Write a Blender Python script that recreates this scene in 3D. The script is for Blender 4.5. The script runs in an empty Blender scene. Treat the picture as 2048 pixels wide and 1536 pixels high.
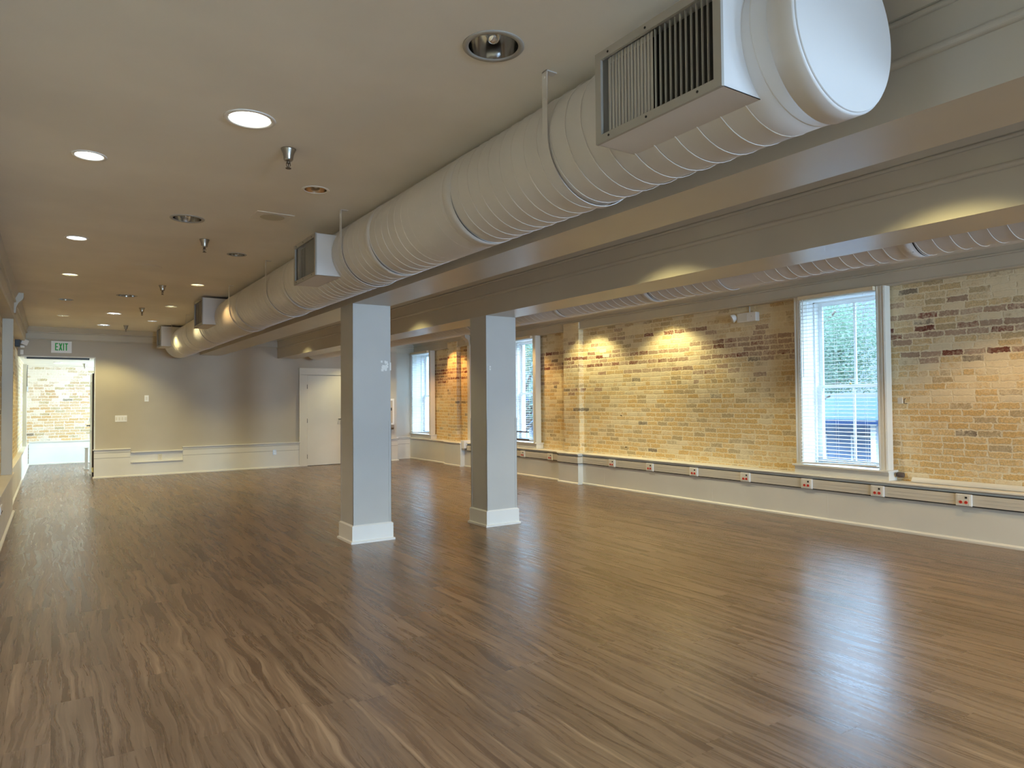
import bpy, bmesh, math, random
from mathutils import Vector, Matrix
random.seed(7)
SC = bpy.context.scene
COL = SC.collection
PI = math.pi

# ------------------------------------------------------------------ camera
CAM_H = 1.485
yaw, pitch, roll, FPX = 0.5874, 0.0247, -0.0080, 1377.5
Fv = Vector((math.sin(yaw)*math.cos(pitch), math.cos(yaw)*math.cos(pitch), math.sin(pitch)))
Rv = Vector((math.cos(yaw), -math.sin(yaw), 0)); Uv = Rv.cross(Fv)
R2 = Rv*math.cos(roll) + Uv*math.sin(roll); U2 = Uv*math.cos(roll) - Rv*math.sin(roll)
cam = bpy.data.cameras.new('camera'); cam_o = bpy.data.objects.new('camera', cam); COL.objects.link(cam_o)
cam.sensor_width = 36.0; cam.lens = FPX/2048*36; cam.clip_start = 0.05; cam.clip_end = 300
m = Matrix.Identity(4)
for r in range(3):
    m[r][0] = R2[r]; m[r][1] = U2[r]; m[r][2] = -Fv[r]
m[2][3] = CAM_H
cam_o.matrix_world = m
SC.camera = cam_o

# ------------------------------------------------------------------ world, exposure, daylight
SC.view_settings.view_transform = 'Standard'; SC.view_settings.look = 'None'
SC.view_settings.gamma = 1.0; SC.view_settings.use_curve_mapping = False
SC.view_settings.exposure = 0.95
SC.cycles.max_bounces = 12; SC.cycles.diffuse_bounces = 9; SC.cycles.glossy_bounces = 4
SC.cycles.transparent_max_bounces = 16
SC.cycles.sample_clamp_indirect = 6.0
SC.cycles.caustics_reflective = False; SC.cycles.caustics_refractive = False
W = bpy.data.worlds.new('world'); SC.world = W; W.use_nodes = True
bg = W.node_tree.nodes['Background']
bg.inputs['Color'].default_value = (0.46, 0.69, 1.0, 1)
# overcast sky: dim at the horizon, several times brighter higher up
_wt = W.node_tree; _g = _wt.nodes.new('ShaderNodeNewGeometry'); _sp = _wt.nodes.new('ShaderNodeSeparateXYZ'); _mr = _wt.nodes.new('ShaderNodeMapRange')
_tc = _wt.nodes.new('ShaderNodeTexCoord')
_mr.interpolation_type = 'SMOOTHSTEP'; _wt.links.new(_tc.outputs['Generated'], _sp.inputs[0]); _wt.links.new(_sp.outputs[2], _mr.inputs['Value'])
_mr.inputs['From Min'].default_value = .13; _mr.inputs['From Max'].default_value = .34; _mr.inputs['To Min'].default_value = .72; _mr.inputs['To Max'].default_value = 11.0
_wt.links.new(_mr.outputs[0], bg.inputs['Strength']); _wt.nodes.remove(_g)

def area(name, loc, rot, sx, sy, power, color):
    l = bpy.data.lights.new(name, 'AREA'); l.shape = 'RECTANGLE'; l.size = sx; l.size_y = sy
    l.energy = power; l.color = color
    o = bpy.data.objects.new(name, l); COL.objects.link(o); o.location = loc; o.rotation_euler = rot
    return o
BLUE = (0.56, 0.76, 1.0)
# daylight entering the three street windows behind the camera (lamps stand outside their panes)
for i, x in enumerate((1.2, 3.9, 6.6)):
    area('rear_daylight', (x, -12.35, 1.75), (math.radians(90-6), 0, 0), 1.4, 2.1, 480, BLUE)
# daylight entering the side window of the far room
area('far_room_daylight', (2.75, 18.9, 1.75), (0, math.radians(80), 0), 1.4, 1.6, 165, (0.72, 0.90, 1.0))

# ------------------------------------------------------------------ key dimensions (metres)
ZC = 2.996; D = 16.154
X1L, X1R, X2L, X2R = 2.629, 3.056, 4.279, 4.703
ZB1, ZB2 = 2.532, 2.507
C0, C1 = 6.975, 7.348
XW = 7.796      # wainscot nose, right wall
XB = 8.02       # brick face, right wall
XCAS = 7.86     # window casing face
XL = -0.44      # left wall
YN = -12.0       # rear wall
YE = 16.62      # recessed end wall

# ------------------------------------------------------------------ mesh helpers
class B:
    def __init__(s): s.v = []; s.f = []; s.sm = []
    def quadmesh(s, vs, fs, smooth=False):
        o = len(s.v); s.v += [tuple(p) for p in vs]
        for f in fs: s.f.append([o+i for i in f]); s.sm.append(smooth)
        return s
    def box(s, x0, x1, y0, y1, z0, z1):
        if x0 > x1: x0, x1 = x1, x0
        if y0 > y1: y0, y1 = y1, y0
        if z0 > z1: z0, z1 = z1, z0
        v = [(x0,y0,z0),(x1,y0,z0),(x1,y1,z0),(x0,y1,z0),(x0,y0,z1),(x1,y0,z1),(x1,y1,z1),(x0,y1,z1)]
        return s.quadmesh(v, [(0,3,2,1),(4,5,6,7),(0,1,5,4),(1,2,6,5),(2,3,7,6),(3,0,4,7)])
    def obox(s, c, ax, ay, az):   # oriented box: centre and three half vectors
        c, ax, ay, az = map(Vector, (c, ax, ay, az)); v = []
        for k in (-1, 1):
            for i, j in ((-1,-1),(1,-1),(1,1),(-1,1)): v.append(c+ax*i+ay*j+az*k)
        return s.quadmesh(v, [(0,3,2,1),(4,5,6,7),(0,1,5,4),(1,2,6,5),(2,3,7,6),(3,0,4,7)])
    def prism(s, prof, axis, a, b):   # profile of 2D points, extruded along the axis
        n = len(prof)
        def P(p, t):
            return {'x': (t,p[0],p[1]), 'y': (p[0],t,p[1]), 'z': (p[0],p[1],t)}[axis]
        v = [P(p,a) for p in prof]+[P(p,b) for p in prof]
        f = [tuple(range(n-1,-1,-1)), tuple(range(n,2*n))]
        for i in range(n): j = (i+1)%n; f.append((i,j,n+j,n+i))
        return s.quadmesh(v, f)
    def lathe(s, prof, c, axis='z', n=32, smooth=True, close=True):   # prof: (radius, height)
        v = []; f = []
        for r, h in prof:
            for k in range(n):
                a = 2*PI*k/n; u, w = r*math.cos(a), r*math.sin(a)
                v.append({'z': (c[0]+u,c[1]+w,c[2]+h), 'y': (c[0]+u,c[1]+h,c[2]+w), 'x': (c[0]+h,c[1]+u,c[2]+w)}[axis])
        for i in range(len(prof)-1):
            for k in range(n):
                j = (k+1)%n; f.append((i*n+k,i*n+j,(i+1)*n+j,(i+1)*n+k))
        s.quadmesh(v, f, smooth)
        if close:
            o = len(s.v)-len(v)
            s.f.append([o+k for k in range(n-1,-1,-1)]); s.sm.append(False)
            s.f.append([o+(len(prof)-1)*n+k for k in range(n)]); s.sm.append(False)
        return s
    def tube(s, pts, r, n=8, smooth=True):
        pts = [Vector(p) for p in pts]; v = []; f = []
        for i, p in enumerate(pts):
            d = (pts[min(i+1,len(pts)-1)]-pts[max(i-1,0)]).normalized()
            a = Vector((0,0,1)) if abs(d.z) < .9 else Vector((1,0,0))
            u = d.cross(a).normalized(); w = d.cross(u)
            rr = r[i] if isinstance(r, (list,tuple)) else r
            for k in range(n):
                t = 2*PI*k/n; v.append(p+u*math.cos(t)*rr+w*math.sin(t)*rr)
        for i in range(len(pts)-1):
            for k in range(n): j = (k+1)%n; f.append((i*n+k,i*n+j,(i+1)*n+j,(i+1)*n+k))
        f.append(tuple(range(n-1,-1,-1))); f.append(tuple((len(pts)-1)*n+k for k in range(n)))
        return s.quadmesh(v, f, smooth)
    def build(s, name, mat, parent=None, bevel=0, kind=None):
        me = bpy.data.meshes.new(name)
        off = parent_loc(parent)
        me.from_pydata([(x-off[0],y-off[1],z-off[2]) for x,y,z in s.v], [], s.f)
        me.polygons.foreach_set('use_smooth', s.sm); me.update()
        bm = bmesh.new(); bm.from_mesh(me); bmesh.ops.recalc_face_normals(bm, faces=bm.faces); bm.to_mesh(me); bm.free()
        me.materials.append(mat)
        o = bpy.data.objects.new(name, me); COL.objects.link(o)
        if parent is not None: o.parent = parent
        if bevel:
            md = o.modifiers.new('bevel', 'BEVEL'); md.width = bevel; md.segments = 2; md.limit_method = 'ANGLE'; md.angle_limit = math.radians(40)
        if kind: o['kind'] = kind
        return o
def parent_loc(p):
    v = Vector((0,0,0))
    while p is not None: v += p.location; p = p.parent
    return v
def thing(name, label, cat, loc, group=None):
    o = bpy.data.objects.new(name, None); COL.objects.link(o); o.empty_display_size = .1
    o.location = loc; o['label'] = label; o['category'] = cat
    if group: o['group'] = group
    return o
def struct(name, loc=(0,0,0)):
    o = bpy.data.objects.new(name, None); COL.objects.link(o); o.location = loc; o['kind'] = 'structure'; return o
def tag(o, label, cat, group=None):
    o['label'] = label; o['category'] = cat
    if group: o['group'] = group
    return o
def dup(root, loc, label=None, group=None):
    r = root.copy(); COL.objects.link(r); r.location = loc
    if label: r['label'] = label
    if group: r['group'] = group
    for ch in list(root.children):
        c = ch.copy(); COL.objects.link(c); c.parent = r
        for g in list(ch.children):
            d = g.copy(); COL.objects.link(d); d.parent = c
    return r

# ------------------------------------------------------------------ materials
class NT:
    def __init__(s, name):
        s.m = bpy.data.materials.new(name); s.m.use_nodes = True; s.t = s.m.node_tree
        s.p = s.t.nodes['Principled BSDF']; s.out = s.t.nodes['Material Output']
    def n(s, typ, **k):
        nd = s.t.nodes.new(typ)
        for a, b in k.items(): setattr(nd, a, b)
        return nd
    def set(s, sock, v):
        if isinstance(v, bpy.types.NodeSocket): s.t.links.new(v, sock)
        else: sock.default_value = v
    def math(s, op, a, b=None, c=None, clamp=False):
        nd = s.n('ShaderNodeMath', operation=op); nd.use_clamp = clamp
        s.set(nd.inputs[0], a)
        if b is not None: s.set(nd.inputs[1], b)
        if c is not None: s.set(nd.inputs[2], c)
        return nd.outputs[0]
    def comb(s, x=0., y=0., z=0.):
        nd = s.n('ShaderNodeCombineXYZ')
        for i, v in enumerate((x,y,z)): s.set(nd.inputs[i], v)
        return nd.outputs[0]
    def xyz(s):
        tc = s.n('ShaderNodeTexCoord'); sp = s.n('ShaderNodeSeparateXYZ'); s.t.links.new(tc.outputs['Object'], sp.inputs[0])
        s.co = tc.outputs['Object']; return sp.outputs
    def noise(s, vec, scale, detail=2, rough=.5, dim='3D', out='Fac', dist=0.):
        nd = s.n('ShaderNodeTexNoise'); nd.noise_dimensions = dim
        s.set(nd.inputs['Vector'], vec); nd.inputs['Scale'].default_value = scale; nd.inputs['Detail'].default_value = detail
        nd.inputs['Roughness'].default_value = rough; nd.inputs['Distortion'].default_value = dist
        return nd.outputs[out]
    def white(s, vec, out='Value'):
        nd = s.n('ShaderNodeTexWhiteNoise'); nd.noise_dimensions = '3D'; s.set(nd.inputs['Vector'], vec); return nd.outputs[out]
    def ss(s, v, a, b, lo=0., hi=1.):
        nd = s.n('ShaderNodeMapRange'); nd.interpolation_type = 'SMOOTHSTEP'
        s.set(nd.inputs['Value'], v); s.set(nd.inputs['From Min'], a); s.set(nd.inputs['From Max'], b)
        s.set(nd.inputs['To Min'], lo); s.set(nd.inputs['To Max'], hi); return nd.outputs[0]
    def mix(s, f, a, b):
        nd = s.n('ShaderNodeMix'); nd.data_type = 'RGBA'; s.set(nd.inputs[0], f)
        for i, v in ((6,a),(7,b)):
            s.set(nd.inputs[i], v if isinstance(v, bpy.types.NodeSocket) else (*v[:3],1))
        return nd.outputs[2]
    def bump(s, h, strength=.3, dist=.01):
        nd = s.n('ShaderNodeBump'); nd.inputs['Strength'].default_value = strength; nd.inputs['Distance'].default_value = dist
        s.set(nd.inputs['Height'], h); s.t.links.new(nd.outputs[0], s.p.inputs['Normal'])
    def fin(s, col=None, rough=None, metal=None, spec=None):
        if col is not None: s.set(s.p.inputs['Base Color'], col if isinstance(col, bpy.types.NodeSocket) else (*col[:3],1))
        if rough is not None: s.set(s.p.inputs['Roughness'], rough)
        if metal is not None: s.p.inputs['Metallic'].default_value = metal
        if spec is not None: s.p.inputs['Specular IOR Level'].default_value = spec
        return s.m

def paint(name, col, rough=.6, var=.04, bump=.06, scale=60, spec=.4):
    t = NT(name); t.xyz()
    n1 = t.noise(t.co, 1.3, 3); n2 = t.noise(t.co, scale, 2)
    c = t.mix(t.ss(n1, .3, .7), [x*(1-var) for x in col], [min(1,x*(1+var)) for x in col])
    t.bump(n2, bump, .004)
    return t.fin(c, rough, spec=spec)
M = {}
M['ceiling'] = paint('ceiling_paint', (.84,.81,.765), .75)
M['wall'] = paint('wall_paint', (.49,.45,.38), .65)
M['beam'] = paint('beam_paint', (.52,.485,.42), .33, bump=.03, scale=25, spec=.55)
M['column'] = paint('column_paint', (.53,.525,.505), .55)
M['trim'] = paint('trim_paint', (.72,.70,.63), .4, bump=.02)
M['wains'] = paint('wainscot_paint', (.74,.72,.65), .45, bump=.03)
M['white'] = paint('white_paint', (.80,.80,.78), .4, bump=.02)
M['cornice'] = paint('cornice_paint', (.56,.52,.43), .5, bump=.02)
M['duct'] = paint('duct_paint', (.71,.705,.715), .5, bump=.02)
M['duct_seam'] = paint('duct_seam_paint', (.78,.77,.77), .45, bump=.0)
M['door'] = paint('door_paint', (.72,.69,.60), .4, bump=.02)
M['raceway'] = paint('raceway_paint', (.62,.58,.50), .35, bump=.0)
M['plastic'] = paint('white_plastic', (.82,.81,.78), .35, bump=.0)
M['ivory'] = paint('ivory_plastic', (.70,.62,.42), .35, bump=.0)
M['slat'] = paint('blind_slat', (.80,.79,.76), .45, bump=.0)
def plain(name, col, rough=.5, metal=0., spec=.5):
    t = NT(name); t.xyz(); n1 = t.noise(t.co, 9, 2)
    return t.fin(t.mix(n1, [x*.92 for x in col], [min(1,x*1.06) for x in col]), rough, metal, spec)
M['black'] = plain('black_metal', (.012,.012,.014), .45)
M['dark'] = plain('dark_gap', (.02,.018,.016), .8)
M['filter'] = plain('grille_filter', (.02,.018,.015), .9)
M['steel'] = plain('brushed_steel', (.45,.43,.40), .3, 1.)
M['chrome'] = plain('chrome_reflector', (.72,.72,.72), .12, 1.)
M['copper'] = plain('copper_reflector', (1.0,.80,.62), .22, 1.)
M['bronze'] = plain('sprinkler_bronze', (.16,.13,.10), .4, .8)
M['galv'] = paint('galvanised_louver', (.52,.51,.49), .45, bump=.0)
M['frame'] = paint('grille_frame', (.40,.385,.36), .45, bump=.0)
M['red'] = plain('red_socket', (.70,.05,.03), .4)
M['green'] = plain('exit_green', (.02,.40,.06), .5)
M['brass'] = plain('brass', (.55,.38,.12), .35, 1.)
M['brown'] = plain('dark_brown_edge', (.075,.05,.04), .6)
M['bark'] = plain('bark', (.10,.07,.05), .9)
M['asphalt'] = plain('asphalt', (.12,.12,.12), .9)
M['siding'] = plain('house_siding', (.24,.30,.42), .8, spec=.2)
M['cream'] = paint('cream_headrail', (.74,.63,.43), .4, bump=.0)
M['slate'] = plain('slate_roof', (.026,.046,.10), .9, spec=.1)
M['darkglass'] = plain('dark_window_glass', (.16,.22,.33), .4)

def glass():
    t = NT('window_glass')
    tr = t.n('ShaderNodeBsdfTransparent'); tr.inputs[0].default_value = (.93,.96,.97,1)
    gl = t.n('ShaderNodeBsdfGlossy'); gl.inputs['Roughness'].default_value = .02
    lw = t.n('ShaderNodeLayerWeight'); lw.inputs[0].default_value = .5; fac = t.math('ADD', .04, t.math('MULTIPLY', t.math('POWER', lw.outputs['Facing'], 5.), .8))
    mx = t.n('ShaderNodeMixShader')
    t.t.links.new(fac, mx.inputs[0]); t.t.links.new(tr.outputs[0], mx.inputs[1]); t.t.links.new(gl.outputs[0], mx.inputs[2])
    t.t.links.new(mx.outputs[0], t.out.inputs[0]); return t.m
M['glass'] = glass()
def leafmat():
    t = NT('leaf'); t.xyz(); n1 = t.white(t.co)
    n2 = t.noise(t.co, 2.0, 2)
    c = t.mix(n2, (.06,.10,.06), (.17,.24,.155)); t.fin(c, .6)
    tl = t.n('ShaderNodeBsdfTranslucent'); t.t.links.new(c, tl.inputs[0])
    mx = t.n('ShaderNodeMixShader'); mx.inputs[0].default_value = .45
    t.t.links.new(t.p.outputs[0], mx.inputs[1]); t.t.links.new(tl.outputs[0], mx.inputs[2]); t.t.links.new(mx.outputs[0], t.out.inputs[0])
    return t.m
M['leaf'] = leafmat()
def emis(name, col, st):
    t = NT(name); t.p.inputs['Base Color'].default_value = (.8,.8,.8,1)
    t.p.inputs['Emission Color'].default_value = (*col,1); t.p.inputs['Emission Strength'].default_value = st; return t.m
M['lamp_warm'] = emis('lamp_glow_warm', (1.0,.90,.45), 3.0)
M['lamp_white'] = emis('lamp_glow_white', (1.0,1.0,.90), 4.0)
M['lamp_cool'] = emis('lamp_glow_cool', (.88,.98,1.0), 4.0)
M['lamp_amber'] = emis('lamp_glow_amber', (1.0,.80,.35), 2.5)

def brick(name, z_mid=2.15, redamt=1.0, pale=0.0, cols=((.72,.62,.42),(.88,.80,.59),(.65,.46,.21),(.75,.60,.34))):
    t = NT(name); x, y, z = t.xyz()
    u0 = t.math('ADD', x, y)
    wob = t.noise(t.co, 9.0, 3, .6)
    wob2 = t.noise(t.co, 34.0, 3, .65)
    dz = t.math('MULTIPLY', t.math('SUBTRACT', wob, .5), .030)
    dz2 = t.math('MULTIPLY', t.math('SUBTRACT', wob2, .5), .038)
    zz = t.math('ADD', t.math('ADD', z, dz), dz2)
    uu = t.math('ADD', t.math('ADD', u0, t.math('MULTIPLY', dz, -.8)), t.math('MULTIPLY', dz2, 1.3))
    v = t.math('DIVIDE', zz, .0715)
    row = t.math('FLOOR', v); fv = t.math('FRACT', v)
    wr = t.white(t.comb(row, 3.3, 1.7)); wr2 = t.white(t.comb(row, 9.1, 4.2))
    header = t.math('GREATER_THAN', wr2, .84)
    bl = t.math('SUBTRACT', .218, t.math('MULTIPLY', header, .106))
    us = t.math('DIVIDE', t.math('ADD', uu, t.math('MULTIPLY', wr, .9)), bl)
    cell = t.math('FLOOR', us); fu = t.math('FRACT', us)
    # distance from the brick border, in metres
    du = t.math('MULTIPLY', t.math('MINIMUM', fu, t.math('SUBTRACT', 1., fu)), bl)
    dv = t.math('MULTIPLY', t.math('MINIMUM', fv, t.math('SUBTRACT', 1., fv)), .0715)
    dmin = t.math('MINIMUM', du, dv)
    mask = t.ss(dmin, .004, .0115)
    wc = t.white(t.comb(cell, row, 0.5)); wc2 = t.white(t.comb(cell, row, 7.7)); wc3 = t.white(t.comb(cell, row, 13.1))
    # smeared plaster covers part of the bricks
    smear = t.noise(t.co, 1.1, 4, .6)
    fine = t.noise(t.co, 26.0, 4, .7)
    cover = t.math('ADD', t.math('MULTIPLY', smear, .75), t.math('MULTIPLY', fine, .55))
    cover = t.math('ADD', cover, t.math('MULTIPLY', t.math('SUBTRACT', wc3, .5), .34))
    zt = t.ss(z, 1.0, 2.5, -.10, .06)
    cov = t.ss(t.math('ADD', cover, zt), .56+pale*-.06, .76+pale*-.06)
    mort = t.mix(t.noise(t.co, 5.0, 4, .6), cols[0], cols[1])
    tan = t.mix(wc, cols[2], cols[3])
    tan = t.mix(t.ss(z, .8, 2.3, .55, 0.), tan, (.72,.49,.20))
    tan = t.mix(t.ss(z, 1.5, 2.6, 0., .45), tan, (.60,.49,.30))
    tan = t.mix(t.math('GREATER_THAN', wc2, .80), tan, (.52,.41,.24))
    tan = t.mix(t.math('GREATER_THAN', wc2, .985), tan, (.27,.22,.16))
    redc = t.mix(wc, (.19,.060,.036), (.30,.125,.085))
    redc = t.mix(t.math('GREATER_THAN', wc2, .72), redc, (.29,.125,.085))
    # rows that kept their red bricks
    patch = t.noise(t.comb(t.math('MULTIPLY', t.math('MULTIPLY', cell, bl), .42), t.math('MULTIPLY', row, .95), 2.0), 1.0, 2, .5)
    band = t.math('SUBTRACT', 1., t.math('MULTIPLY', t.math('ABSOLUTE', t.math('SUBTRACT', t.math('MULTIPLY', row, .0715), z_mid)), 1.25))
    pr = t.math('ADD', t.math('ADD', patch, t.math('MULTIPLY', band, .30)), t.math('MULTIPLY', t.math('SUBTRACT', wc3, .5), .16))
    isred = t.math('MULTIPLY', t.math('GREATER_THAN', pr, .750), redamt)
    isred = t.math('MULTIPLY', isred, t.math('GREATER_THAN', row, 21.5))
    bcol = t.mix(isred, tan, redc)
    chip = t.ss(t.noise(t.co, 60.0, 3, .7), .35, .65, .82, 1.12)
    fleck = t.ss(t.math('ADD', t.noise(t.co, 38.0, 5, .75), t.math('MULTIPLY', t.math('SUBTRACT', wc, .5), .16)), .46, .66)
    bcol = t.mix(t.math('MULTIPLY', fleck, t.math('ADD', .28, t.math('MULTIPLY', isred, .25))), bcol, mort)
    dk = t.ss(t.noise(t.co, 21.0, 4, .7), .56, .70)
    bcol = t.mix(t.math('MULTIPLY', t.math('MULTIPLY', dk, isred), .7), bcol, (.085,.022,.014))
    vm = t.n('ShaderNodeVectorMath', operation='SCALE'); t.t.links.new(bcol, vm.inputs[0]); t.t.links.new(chip, vm.inputs['Scale'])
    bcol = vm.outputs[0]
    cov = t.math('MULTIPLY', cov, t.math('SUBTRACT', 1., t.math('MULTIPLY', isred, .55)))
    f = t.math('MULTIPLY', mask, t.math('SUBTRACT', 1., t.math('MULTIPLY', cov, .82)))
    c = t.mix(f, mort, bcol)
    # a few dark holes in the joints
    hole = t.ss(t.noise(t.comb(t.math('MULTIPLY', u0, .5), z, x), 15.0, 2, .5), .765, .80)
    c = t.mix(hole, c, (.05,.035,.02))
    h = t.math('ADD', t.math('MULTIPLY', mask, .5), t.math('MULTIPLY', fine, .6))
    t.bump(h, .55, .012)
    return t.fin(c, .85, spec=.25)
M['brick'] = brick('brick_right', 2.2)
M['brick_left'] = brick('brick_left', 2.6, .5)
M['brick_far'] = brick('brick_far_room', 2.6, 0.0, .1, ((.70,.64,.56),(.86,.81,.74),(.52,.33,.20),(.60,.46,.33)))

def floor_mat():
    t = NT('vinyl_planks'); x, y, z = t.xyz()
    PW, PL = .181, 1.22
    r = t.math('DIVIDE', x, PW); row = t.math('FLOOR', r); fx = t.math('FRACT', r)
    off = t.math('MULTIPLY', t.white(t.comb(row, 2.2, 5.1)), PL)
    l = t.math('DIVIDE', t.math('ADD', y, off), PL); cell = t.math('FLOOR', l); fy = t.math('FRACT', l)
    w = t.white(t.comb(row, cell, .3)); w2 = t.white(t.comb(row, cell, 8.8)); wcol = t.white(t.comb(row, cell, 3.8), 'Color')
    # wood grain, a different piece of the print on every plank
    big = t.math('MULTIPLY', t.math('SUBTRACT', t.noise(t.comb(t.math('MULTIPLY', x, 2.0), y, t.math('MULTIPLY', w, 31.)), 1.6, 2), .5), .11)
    gx = t.math('ADD', x, big)
    gv = t.comb(t.math('MULTIPLY', gx, 27.), t.math('MULTIPLY', y, .75), t.math('MULTIPLY', w, 57.))
    g1 = t.noise(gv, 1.0, 5, .62, dist=.35)
    gv2 = t.comb(t.math('MULTIPLY', gx, 120.), t.math('MULTIPLY', y, 2.6), t.math('MULTIPLY', w2, 57.))
    g2 = t.noise(gv2, 1.0, 4, .6)
    dark = (.088,.050,.029); mid = (.172,.106,.063); light = (.278,.183,.112)
    c = t.mix(t.ss(g1, .30, .56), dark, mid); c = t.mix(t.ss(g1, .50, .70), c, light)
    c = t.mix(t.math('MULTIPLY', t.ss(g2, .42, .66), .50), c, dark)
    c = t.mix(t.math('MULTIPLY', w2, .25), c, (.20,.132,.086))
    kn = t.noise(t.comb(t.math('MULTIPLY', gx, 9.), t.math('MULTIPLY', y, 3.6), t.math('MULTIPLY', w, 19.)), 1.0, 2)
    c = t.mix(t.math('MULTIPLY', t.ss(kn, .68, .80), .45), c, (.040,.023,.014))
    vm = t.n('ShaderNodeVectorMath', operation='SCALE'); t.t.links.new(c, vm.inputs[0])
    t.set(vm.inputs['Scale'], t.math('ADD', .80, t.math('MULTIPLY', w, .26)))
    c = vm.outputs[0]
    ex = t.math('MULTIPLY', t.math('MINIMUM', fx, t.math('SUBTRACT', 1., fx)), PW)
    ey = t.math('MULTIPLY', t.math('MINIMUM', fy, t.math('SUBTRACT', 1., fy)), PL)
    seam = t.ss(t.math('MINIMUM', ex, ey), .0004, .0022)
    c = t.mix(t.math('MULTIPLY', t.math('SUBTRACT', 1., seam), .45), c, (.06,.035,.02))
    t.bump(t.math('ADD', t.math('MULTIPLY', g2, .5), seam), .10, .002)
    rg = t.ss(g1, .3, .7, .24, .33)
    return t.fin(c, rg, spec=.80)
M['floor'] = floor_mat()

# ------------------------------------------------------------------ setting: floor, ceiling, walls
B().box(-1.6, 8.5, YN-.3, 21.2, -.12, 0).build('floor', M['floor'], kind='structure')

SMALL_R, BIG_R = .082, .112
LIGHTS = [  # x, y, big, kind of lamp, label
 (1.55, 2.45, 1, None,   'unlit chrome recessed ceiling light nearest the large duct grille, showing its bare reflector'),
 (0.86, 3.79, 1, 'bigwarm', 'largest lit recessed ceiling light with a greenish white glow, nearest lit one to the camera'),
 (0.17, 4.87, 0, 'white',  'bright white recessed ceiling light on the left, just beyond the largest lit one'),
 (1.54, 4.81, 0, 'copper', 'recessed ceiling light with a copper coloured reflector beside the nearest sprinkler'),
 (0.90, 6.12, 1, None,   'large unlit recessed ceiling light left of the square ceiling speaker plate'),
 (0.165,7.36, 0, 'white',  'bright white recessed ceiling light on the left, second along the left wall row'),
 (1.54, 7.34, 0, None,   'small unlit recessed ceiling light beside the duct between the first two grille boxes'),
 (0.15, 9.48, 0, 'warm',   'yellow recessed ceiling light on the left, third along the left wall row'),
 (1.52, 9.50, 0, 'amber',  'yellow recessed ceiling light that throws an orange patch on the duct'),
 (0.84, 10.92,1, None,   'large unlit recessed ceiling light in the middle of the far half of the ceiling'),
 (0.14, 11.77,0, None,   'small unlit recessed ceiling light above the left wall bracket'),
 (1.51, 11.82,0, 'warm',   'yellow recessed ceiling light throwing a yellow patch on the duct beside its third grille box'),
 (0.83, 13.20,1, 'white',  'large lit recessed ceiling light, last but one in the middle row'),
 (0.12, 13.92,0, 'warm',   'yellow recessed ceiling light, farthest on the left before the end wall'),
 (1.49, 14.05,0, 'cool',   'cool white recessed ceiling light throwing a white patch on the last duct grille box'),
 (0.79, 15.20,1, 'cool',   'large cool white recessed ceiling light nearest the exit doorway'),
]
HIDDEN = [  # downlights behind the beams, with unseen fill lamps added: x, y, kind
 (3.68, 1.87, 'lemon'), (3.68, 4.03, 'lemon'), (3.68, 8.75, 'lemon'), (3.68, 13.9, 'lemon'),
 (7.46, 7.52, 'wash'), (7.46, 9.30, 'wash'), (6.75, 2.75, 'orange'), (7.20, 11.25, 'orange'),
 (7.42, 14.3, 'orange2'), (6.25, 15.2, 'wash'), (6.0, 12.4, 'lemon_fill'), (6.0, 5.3, 'lemon_fill'), (6.0, 8.2, 'lemon_fill'), (6.0, 0.9, 'lemon_fill'),  # lemon lamps mid-bay are added unseen, for light bouncing off the floor
 (0.17, 2.40, 'near'), (0.86, 1.25, 'near'), (1.5, 0.10, 'near'), (0.17, 0.0, 'near'), (0.86, -1.3, 'near'), (5.4, -1.6, 'near'), (7.0, -3.0, 'near'), (3.68, -0.6, 'near')]  # unseen lamps added to brighten the near floor and ceiling

def holed_slab(name, x0, x1, y0, y1, z, holes, mat):
    cu = bpy.data.curves.new(name, 'CURVE'); cu.dimensions = '2D'; cu.fill_mode = 'BOTH'; cu.extrude = .006
    def sp(pts):
        s = cu.splines.new('POLY'); s.points.add(len(pts)-1)
        for i, p in enumerate(pts): s.points[i].co = (p[0], p[1], 0, 1)
        s.use_cyclic_u = True
    sp([(x0,y0),(x1,y0),(x1,y1),(x0,y1)])
    for hx, hy, r in holes: sp([(hx+r*math.cos(2*PI*k/40), hy+r*math.sin(2*PI*k/40)) for k in range(40)])
    tmp = bpy.data.objects.new('tmp', cu); COL.objects.link(tmp)
    bpy.context.view_layer.update()
    me = bpy.data.meshes.new_from_object(tmp.evaluated_get(bpy.context.evaluated_depsgraph_get()))
    bpy.data.objects.remove(tmp); bpy.data.curves.remove(cu)
    for v in me.vertices: v.co.z += z+.006
    me.materials.clear(); me.materials.append(mat)
    o = bpy.data.objects.new(name, me); COL.objects.link(o); o['kind'] = 'structure'; return o
holes = [(x, y, (BIG_R if b else SMALL_R)) for x, y, b, k, l in LIGHTS] + [(x, y, SMALL_R) for x, y, k in HIDDEN]
holed_slab('ceiling', -.8, 8.35, YN-.2, YE+.3, ZC, holes, M['ceiling'])
B().box(-.8, 8.4, YN-.3, 21.2, ZC+.42, ZC+.5).build('ceiling_deck', M['ceiling'], kind='structure')

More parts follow.
